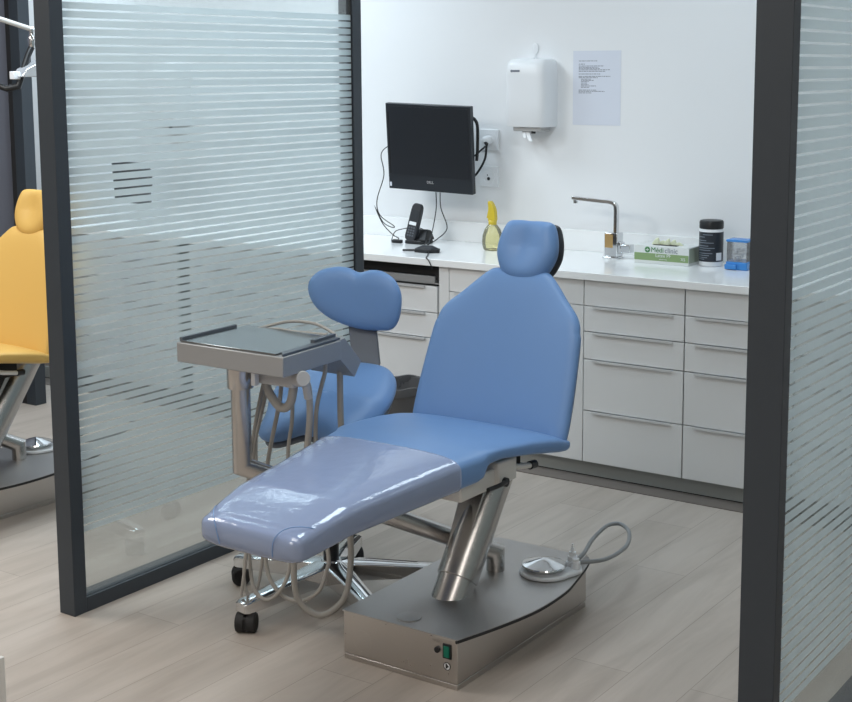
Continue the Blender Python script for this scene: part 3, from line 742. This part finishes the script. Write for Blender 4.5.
# notice
r = thing('paper_notice', (.328, 1.648, 1.437), 'white sheet of printed paper taped to the back wall above the tap', 'notice')
MB().box(.206, .446, 1.6488, 1.6498, 1.437, 1.768).build('sheet', 'paper', r)
rows = [(.235, .318, 1.723), (.235, .262, 1.709), (.235, .345, 1.7005), (.235, .322, 1.6945), (.235, .328, 1.689), (.235, .372, 1.6835), (.235, .352, 1.677), (.235, .330, 1.665), (.235, .375, 1.6545), (.235, .320, 1.6485), (.247, .29, 1.642), (.247, .304, 1.6365), (.247, .282, 1.631), (.247, .276, 1.6245), (.247, .280, 1.618), (.247, .316, 1.612), (.247, .283, 1.606), (.235, .315, 1.5935), (.235, .350, 1.588), (.235, .292, 1.581)]
import random
random.seed(5)
m = MB()
for a, b, z in rows:
    x = a; b = a+(b-a)*1.14
    while x < b:
        w = min(random.choice((.006, .010, .014, .018)), b-x); m.box(x, x+w, 1.6485, 1.6489, z-.0014, z+.0014); x += w+.0025
m.build('printed_text', 'ink', r)

# ------------------------------------------------------------------ tap
r = thing('mixer_tap', (.502, 1.49, .867), 'chrome square mixer tap with long bent spout on the worktop', 'tap')
X, Yt = .502, 1.49
MB().box(X-.036, X+.036, Yt-.036, Yt+.036, .867, .875).build('tap_foot', 'chrome', r, .003)
body = MB().box(X-.030, X+.032, Yt-.030, Yt+.030, .875, .980).build('tap_body', 'chrome', r, .003)
MB().box(X-.027, X+.012, Yt-.0312, Yt-.0295, .915, .972).build('painted_reflection', 'wood_reflect', body, .004, label='brown reflection painted on the tap body')  # thin brown plate paints a wood reflection onto the chrome
sp = crom([(X+.012, Yt, .975), (X+.012, Yt, 1.02), (X+.012, Yt, 1.078), (X+.006, Yt, 1.101), (X-.016, Yt, 1.111), (X-.06, Yt, 1.1135), (X-.13, Yt, 1.1175), (X-.205, Yt, 1.122)], 5)
rr = []
for i, p in enumerate(sp):
    d = sp[min(i+1, len(sp)-1)]-sp[max(i-1, 0)]; d /= np.linalg.norm(d); nn = np.array([-d[2], 0, d[0]])
    rr.append([p+nn*.008+np.array([0, -.012, 0]), p+nn*.008+np.array([0, .012, 0]), p-nn*.008+np.array([0, .012, 0]), p-nn*.008+np.array([0, -.012, 0])])
MB().rings(rr).build('spout', 'chrome', r, .002)
MB().cyl((X-.190, Yt, 1.114), (X-.190, Yt, 1.098), .0105).build('aerator', 'chrome', r, .001)
MB().box(X+.031, X+.046, Yt-.022, Yt+.02, .895, .940).box(X+.046, X+.092, Yt-.024, Yt+.018, .895, .932).build('lever_handle', 'chrome', r, .003)

# ------------------------------------------------------------------ glove box
r = thing('glove_box', (.77, 1.48, .867), 'white and green card box of gloves on the worktop right of the tap', 'glove box')
a0, a1, b0, b1, z0, z1 = .640, .892, 1.415, 1.545, .867, .9435
MB().box(a0, a1, b0, b1, z0, z1).build('carton', 'box_card', r, .0015)
yF = b0-.0006
MB().box(a0+.001, a1-.001, yF, b0+.001, z0+.014, z0+.045).build('green_band', 'green', r)
MB().box(a1-.001, a1+.0006, b0+.003, b1-.003, z0+.012, z1-.004).build('end_print', 'card_side', r)
MB().box(a0+.07, a1-.07, b0+.03, b1-.03, z1-.001, z1+.0008).build('opening', 'gap', r)
MB().cyl((.702, b0+.001, .9265), (.702, b0-.0010, .9265), .0125).build('round_mark', 'green_dark', r)
MB().box(.694, .710, b0-.0014, b0-.001, .925, .9278).box(.7007, .7033, b0-.0014, b0-.001, .920, .933).build('mark_cross', 'box_card', r)
text_mesh('Médi', .030, at(.718, b0-.0008, .9175), 'lettering', 'green_dark', r, .0004)
text_mesh('clinic', .030, at(.7815, b0-.0008, .9175), 'lettering', 'label_ink', r, .0004)
text_mesh('Latex PF', .0205, at(.775, b0-.0011, .8975), 'lettering', 'box_card', r, .0004, 'CENTER')
text_mesh('XS', .018, at(.866, b0-.0011, .8885), 'lettering', 'box_card', r, .0004, 'CENTER')
text_mesh('powder free', .0075, at(.775, b0-.0011, .8865), 'lettering', 'box_card', r, .0002, 'CENTER')
g = MB()
random.seed(3)
for cx_, h_, w_ in ((.715, .030, .036), (.742, .018, .045), (.765, .028, .03), (.79, .024, .034), (.815, .014, .04)):
    ol = [(-w_/2, 0), (-w_*.35, h_*.7), (0, h_), (w_*.3, h_*.55), (w_/2, 0)]
    g.pad(crom(ol+[(0, -.01)], 4, True), .012, (cx_, 1.478+random.uniform(-.015, .015), z1), (1, 0, 0), (.3, .1, 1), (0, -1, .1), n=4, center=(0, h_*.3))
g.build('glove_tuft', 'tissue', r, angle=70)

# ------------------------------------------------------------------ wipes tub
r = thing('wipes_tub', (.954, 1.50, .867), 'tall black-labelled tub of wipes with black lid between the glove box and the blue container', 'tub')
c = (.954, 1.50, 0)
MB().lathe([(0, .868), (.046, .867), (.050, .872), (.050, 1.020), (.046, 1.026), (.044, 1.034), (0, 1.034)], c, 40).build('tub_body', 'plastic_white', r)
lb = MB().lathe([(.0503, .888), (.0508, .8885), (.0508, 1.0115), (.0503, 1.012)], c, 40).build('tub_label', 'label', r)
t = MB()
for z, a0_, a1_ in ((1.000, 60, 100), (.990, 30, 62), (.975, 25, 70), (.966, 28, 105), (.953, 25, 80), (.944, 25, 110), (.935, 25, 90), (.922, 30, 100), (.913, 30, 84), (.904, 28, 76), (.897, 28, 60)):
    ring_ = [(c[0]-.0510*math.cos(R(a)), c[1]-.0510*math.sin(R(a))) for a in np.linspace(a0_+10, a1_+20, 12)]
    for (x0_, y0_), (x1_, y1_) in zip(ring_[:-1], ring_[1:]):
        t.add([(x0_, y0_, z), (x1_, y1_, z), (x1_, y1_, z+.003), (x0_, y0_, z+.003)], [(0, 1, 2, 3)])
t.build('label_text', 'label_ink', lb)
t = MB()
ring_ = [(c[0]-.0511*math.cos(R(a)), c[1]-.0511*math.sin(R(a))) for a in np.linspace(138, 170, 8)]
for (x0_, y0_), (x1_, y1_) in zip(ring_[:-1], ring_[1:]): t.add([(x0_, y0_, .894), (x1_, y1_, .894), (x1_, y1_, .926), (x0_, y0_, .926)], [(0, 1, 2, 3)])
t.build('label_patch', 'plastic_white', lb)
MB().lathe([(.048, 1.024), (.0505, 1.027), (.0505, 1.052), (.047, 1.058), (.042, 1.0595), (0, 1.0595)], c, 40).build('lid', 'black', r)

# ------------------------------------------------------------------ blue container
r = thing('swab_container', (1.10, 1.46, .867), 'clear container with blue lid and base holding white swabs, beside the dark right post', 'container')
MB().hexa([(1.050, 1.425, .867), (1.145, 1.425, .867), (1.140, 1.50, .867), (1.055, 1.50, .867)], [(1.050, 1.428, .900), (1.143, 1.428, .900), (1.138, 1.50, .906), (1.055, 1.50, .906)]).build('container_base', 'blue_plastic', r, .004)
MB().box(1.050, 1.100, 1.414, 1.43, .870, .890).build('dispensing_lip', 'blue_plastic', r, .003)
MB().box(1.054, 1.140, 1.430, 1.432, .90, .982).box(1.054, 1.140, 1.497, 1.499, .90, .982).box(1.054, 1.056, 1.432, 1.497, .90, .982).box(1.138, 1.140, 1.432, 1.497, .90, .982).build('clear_walls', 'clear', r)
MB().box(1.050, 1.143, 1.426, 1.503, .982, .992).build('lid', 'blue_plastic', r, .003)
g = MB()
random.seed(8)
for i in range(16):
    x, y, z = random.uniform(1.075, 1.12), random.uniform(1.45, 1.48), .912+.010*(i//4)+random.uniform(0, .008)
    a = random.uniform(0, 3.1); d = np.array([math.cos(a), math.sin(a)*.5, random.uniform(-.25, .25)])*.015
    p = np.array([x, y, z]); g.cyl(p-d, p+d, .0075, None, 10)
o = g.build('cotton_rolls', 'plastic_white'); tag(recenter(o), 'heap of white cotton rolls inside the blue-lidded clear container', 'cotton rolls'); o['kind'] = 'stuff'

# ------------------------------------------------------------------ spray bottle
r = thing('spray_bottle', (-.093, 1.44, .867), 'yellow see-through spray bottle on the worktop left of the headrest', 'spray bottle')
c = (-.091, 1.44, 0)
MB().lathe([(0, .8675), (.036, .867), (.041, .870), (.0465, .885), (.0485, .905), (.046, .935), (.037, .962), (.024, .980), (.0175, .987), (.0175, .995), (0, .995)], c, 36).build('bottle', 'yellow_clear', r)
MB().lathe([(.0185, .984), (.0195, .986), (.0195, 1.0), (.0165, 1.004), (0, 1.004)], c, 28).build('collar', 'yellow_trigger', r)
hd = [(-.018, 1.0), (.018, 1.0), (.019, 1.03), (.016, 1.055), (.006, 1.076), (-.006, 1.090), (-.016, 1.092), (-.020, 1.085), (-.018, 1.06)]
MB().prism([(c[0]+a, c[1]-.013, b) for a, b in crom(hd, 3, True)], (0, .026, 0)).build('spray_head', 'yellow_trigger', r, .004)
MB().prism([(c[0]-.018, c[1]-.005, 1.062), (c[0]-.024, c[1]-.005, 1.04), (c[0]-.030, c[1]-.005, 1.012), (c[0]-.027, c[1]-.005, 1.012), (c[0]-.016, c[1]-.005, 1.045)], (0, .010, 0)).build('trigger', 'yellow_trigger', r, .001)

# ------------------------------------------------------------------ dental lamp by the yellow chair
r = thing('dental_lamp', (-2.36, .08, 1.7), 'white dental lamp on a dark jointed arm at the upper left, by the yellow chair', 'lamp')
MB().sweep([(-2.36, -.16, 2.02), (-1.72, .03, 1.915), (-1.70, .19, 1.872)], .011, 12).build('upper_arm', 'offwhite', r)
MB().lathe([(.010, 1.885), (.016, 1.875), (.012, 1.85), (.018, 1.835), (.018, 1.80), (.008, 1.785), (0, 1.785)], (-1.70, .185, 0), 20).build('pivot', 'chrome', r)
MB().sweep([(-2.0, -.02, 1.70), (-1.74, .07, 1.615), (-1.70, .10, 1.625), (-1.70, .16, 1.76), (-1.70, .185, 1.80)], .014, 12).build('yoke', 'black', r)
MB().hexa([(-1.73, .09, 1.665), (-1.67, .22, 1.665), (-1.60, .22, 1.665), (-1.66, .09, 1.665)], [(-1.72, .11, 1.70), (-1.69, .20, 1.745), (-1.62, .20, 1.745), (-1.65, .11, 1.70)]).build('lamp_head', 'lamp_glass', r, .004)
MB().box(-1.72, -1.69, .07, .11, 1.655, 1.69).build('handle', 'plastic_white', r, .003)

# ------------------------------------------------------------------ cart corner, bottom left
r = thing('side_cart', (.40, -1.86, 0), 'pale grey cart corner at the bottom left edge on the wood floor', 'cart')
MB().box(.25, .52, -2.02, -1.832, .03, .25).build('cart_body', 'side_grey', r, .003)
MB().box(.522, .536, -2.02, -1.832, .03, .25).build('side_panel', 'offwhite', r, .002)
for x in (.28, .50):
    for y in (-2.0, -1.86): MB().cyl((x, y, 0), (x, y, .031), .014).build('foot', 'black_soft', r)

# ------------------------------------------------------------------ light
def area(name, loc, size, power, col, rot=(0, 0, 0), sy=None):
    l = bpy.data.lights.new(name, 'AREA'); l.energy = power; l.color = col; l.size = size
    if sy: l.shape = 'RECTANGLE'; l.size_y = sy
    o = bpy.data.objects.new(name, l); COL.objects.link(o); o.location = loc; o.rotation_euler = rot
    return o
cool = (0.76, 0.90, 1.0)
neutral = (1.0, .965, .915)
area('bay_panel', (1.1, .75, 2.78), .6, 11.5, cool)
area('bay_panel', (1.1, -.45, 2.78), .6, 17, cool)
area('left_bay_light', (-1.2, .75, 2.78), .6, 26, cool)
area('left_bay_light', (-2.9, .85, 2.78), .6, 30, cool)  # unseen lamp added to brighten the back wall behind the left glass
area('left_bay_light', (-1.2, -.45, 2.78), .6, 26, cool)
area('right_bay_panel', (3.4, .5, 2.78), .6, 9, cool)
area('corridor_panel', (1.2, -2.4, 2.78), 1.2, 36, neutral)
area('corridor_panel', (-1.7, -2.0, 2.78), 1.2, 78, neutral)
area('corridor_panel', (3.8, -3.0, 2.78), 1.2, 28, neutral)
area('corridor_panel', (0.6, -5.2, 2.78), 1.2, 40, neutral)

w = bpy.data.worlds.new('world'); scene.world = w; w.use_nodes = True
w.node_tree.nodes['Background'].inputs['Color'].default_value = (.75, .85, 1, 1)
w.node_tree.nodes['Background'].inputs['Strength'].default_value = 0.3

# ------------------------------------------------------------------ camera
cd = bpy.data.cameras.new('camera'); cam = bpy.data.objects.new('camera', cd); COL.objects.link(cam)
yaw, pitch, roll, f = 0.603467, 0.140635, -0.00507, 1392.943
cx_, cy_ = 434.248, 266.368
fw = Vector((-math.sin(yaw)*math.cos(pitch), math.cos(yaw)*math.cos(pitch), -math.sin(pitch)))
rt = Vector((math.cos(yaw), math.sin(yaw), 0)); up = rt.cross(fw)
c_, s_ = math.cos(roll), math.sin(roll)
r2, u2 = rt*c_+up*s_, up*c_-rt*s_
cam.matrix_world = Matrix(((r2[0], u2[0], -fw[0], 3.28772), (r2[1], u2[1], -fw[1], -3.93423), (r2[2], u2[2], -fw[2], 1.68996), (0, 0, 0, 1)))
cd.sensor_fit = 'HORIZONTAL'; cd.sensor_width = 36.0; cd.lens = f/852*36.0
cd.shift_x = (426-cx_)/852; cd.shift_y = (cy_-351)/852
cd.clip_start = .02
scene.camera = cam
vs = scene.view_settings
vs.view_transform = 'Standard'; vs.look = 'None'; vs.gamma = 1.0; vs.exposure = -0.38; vs.use_curve_mapping = False
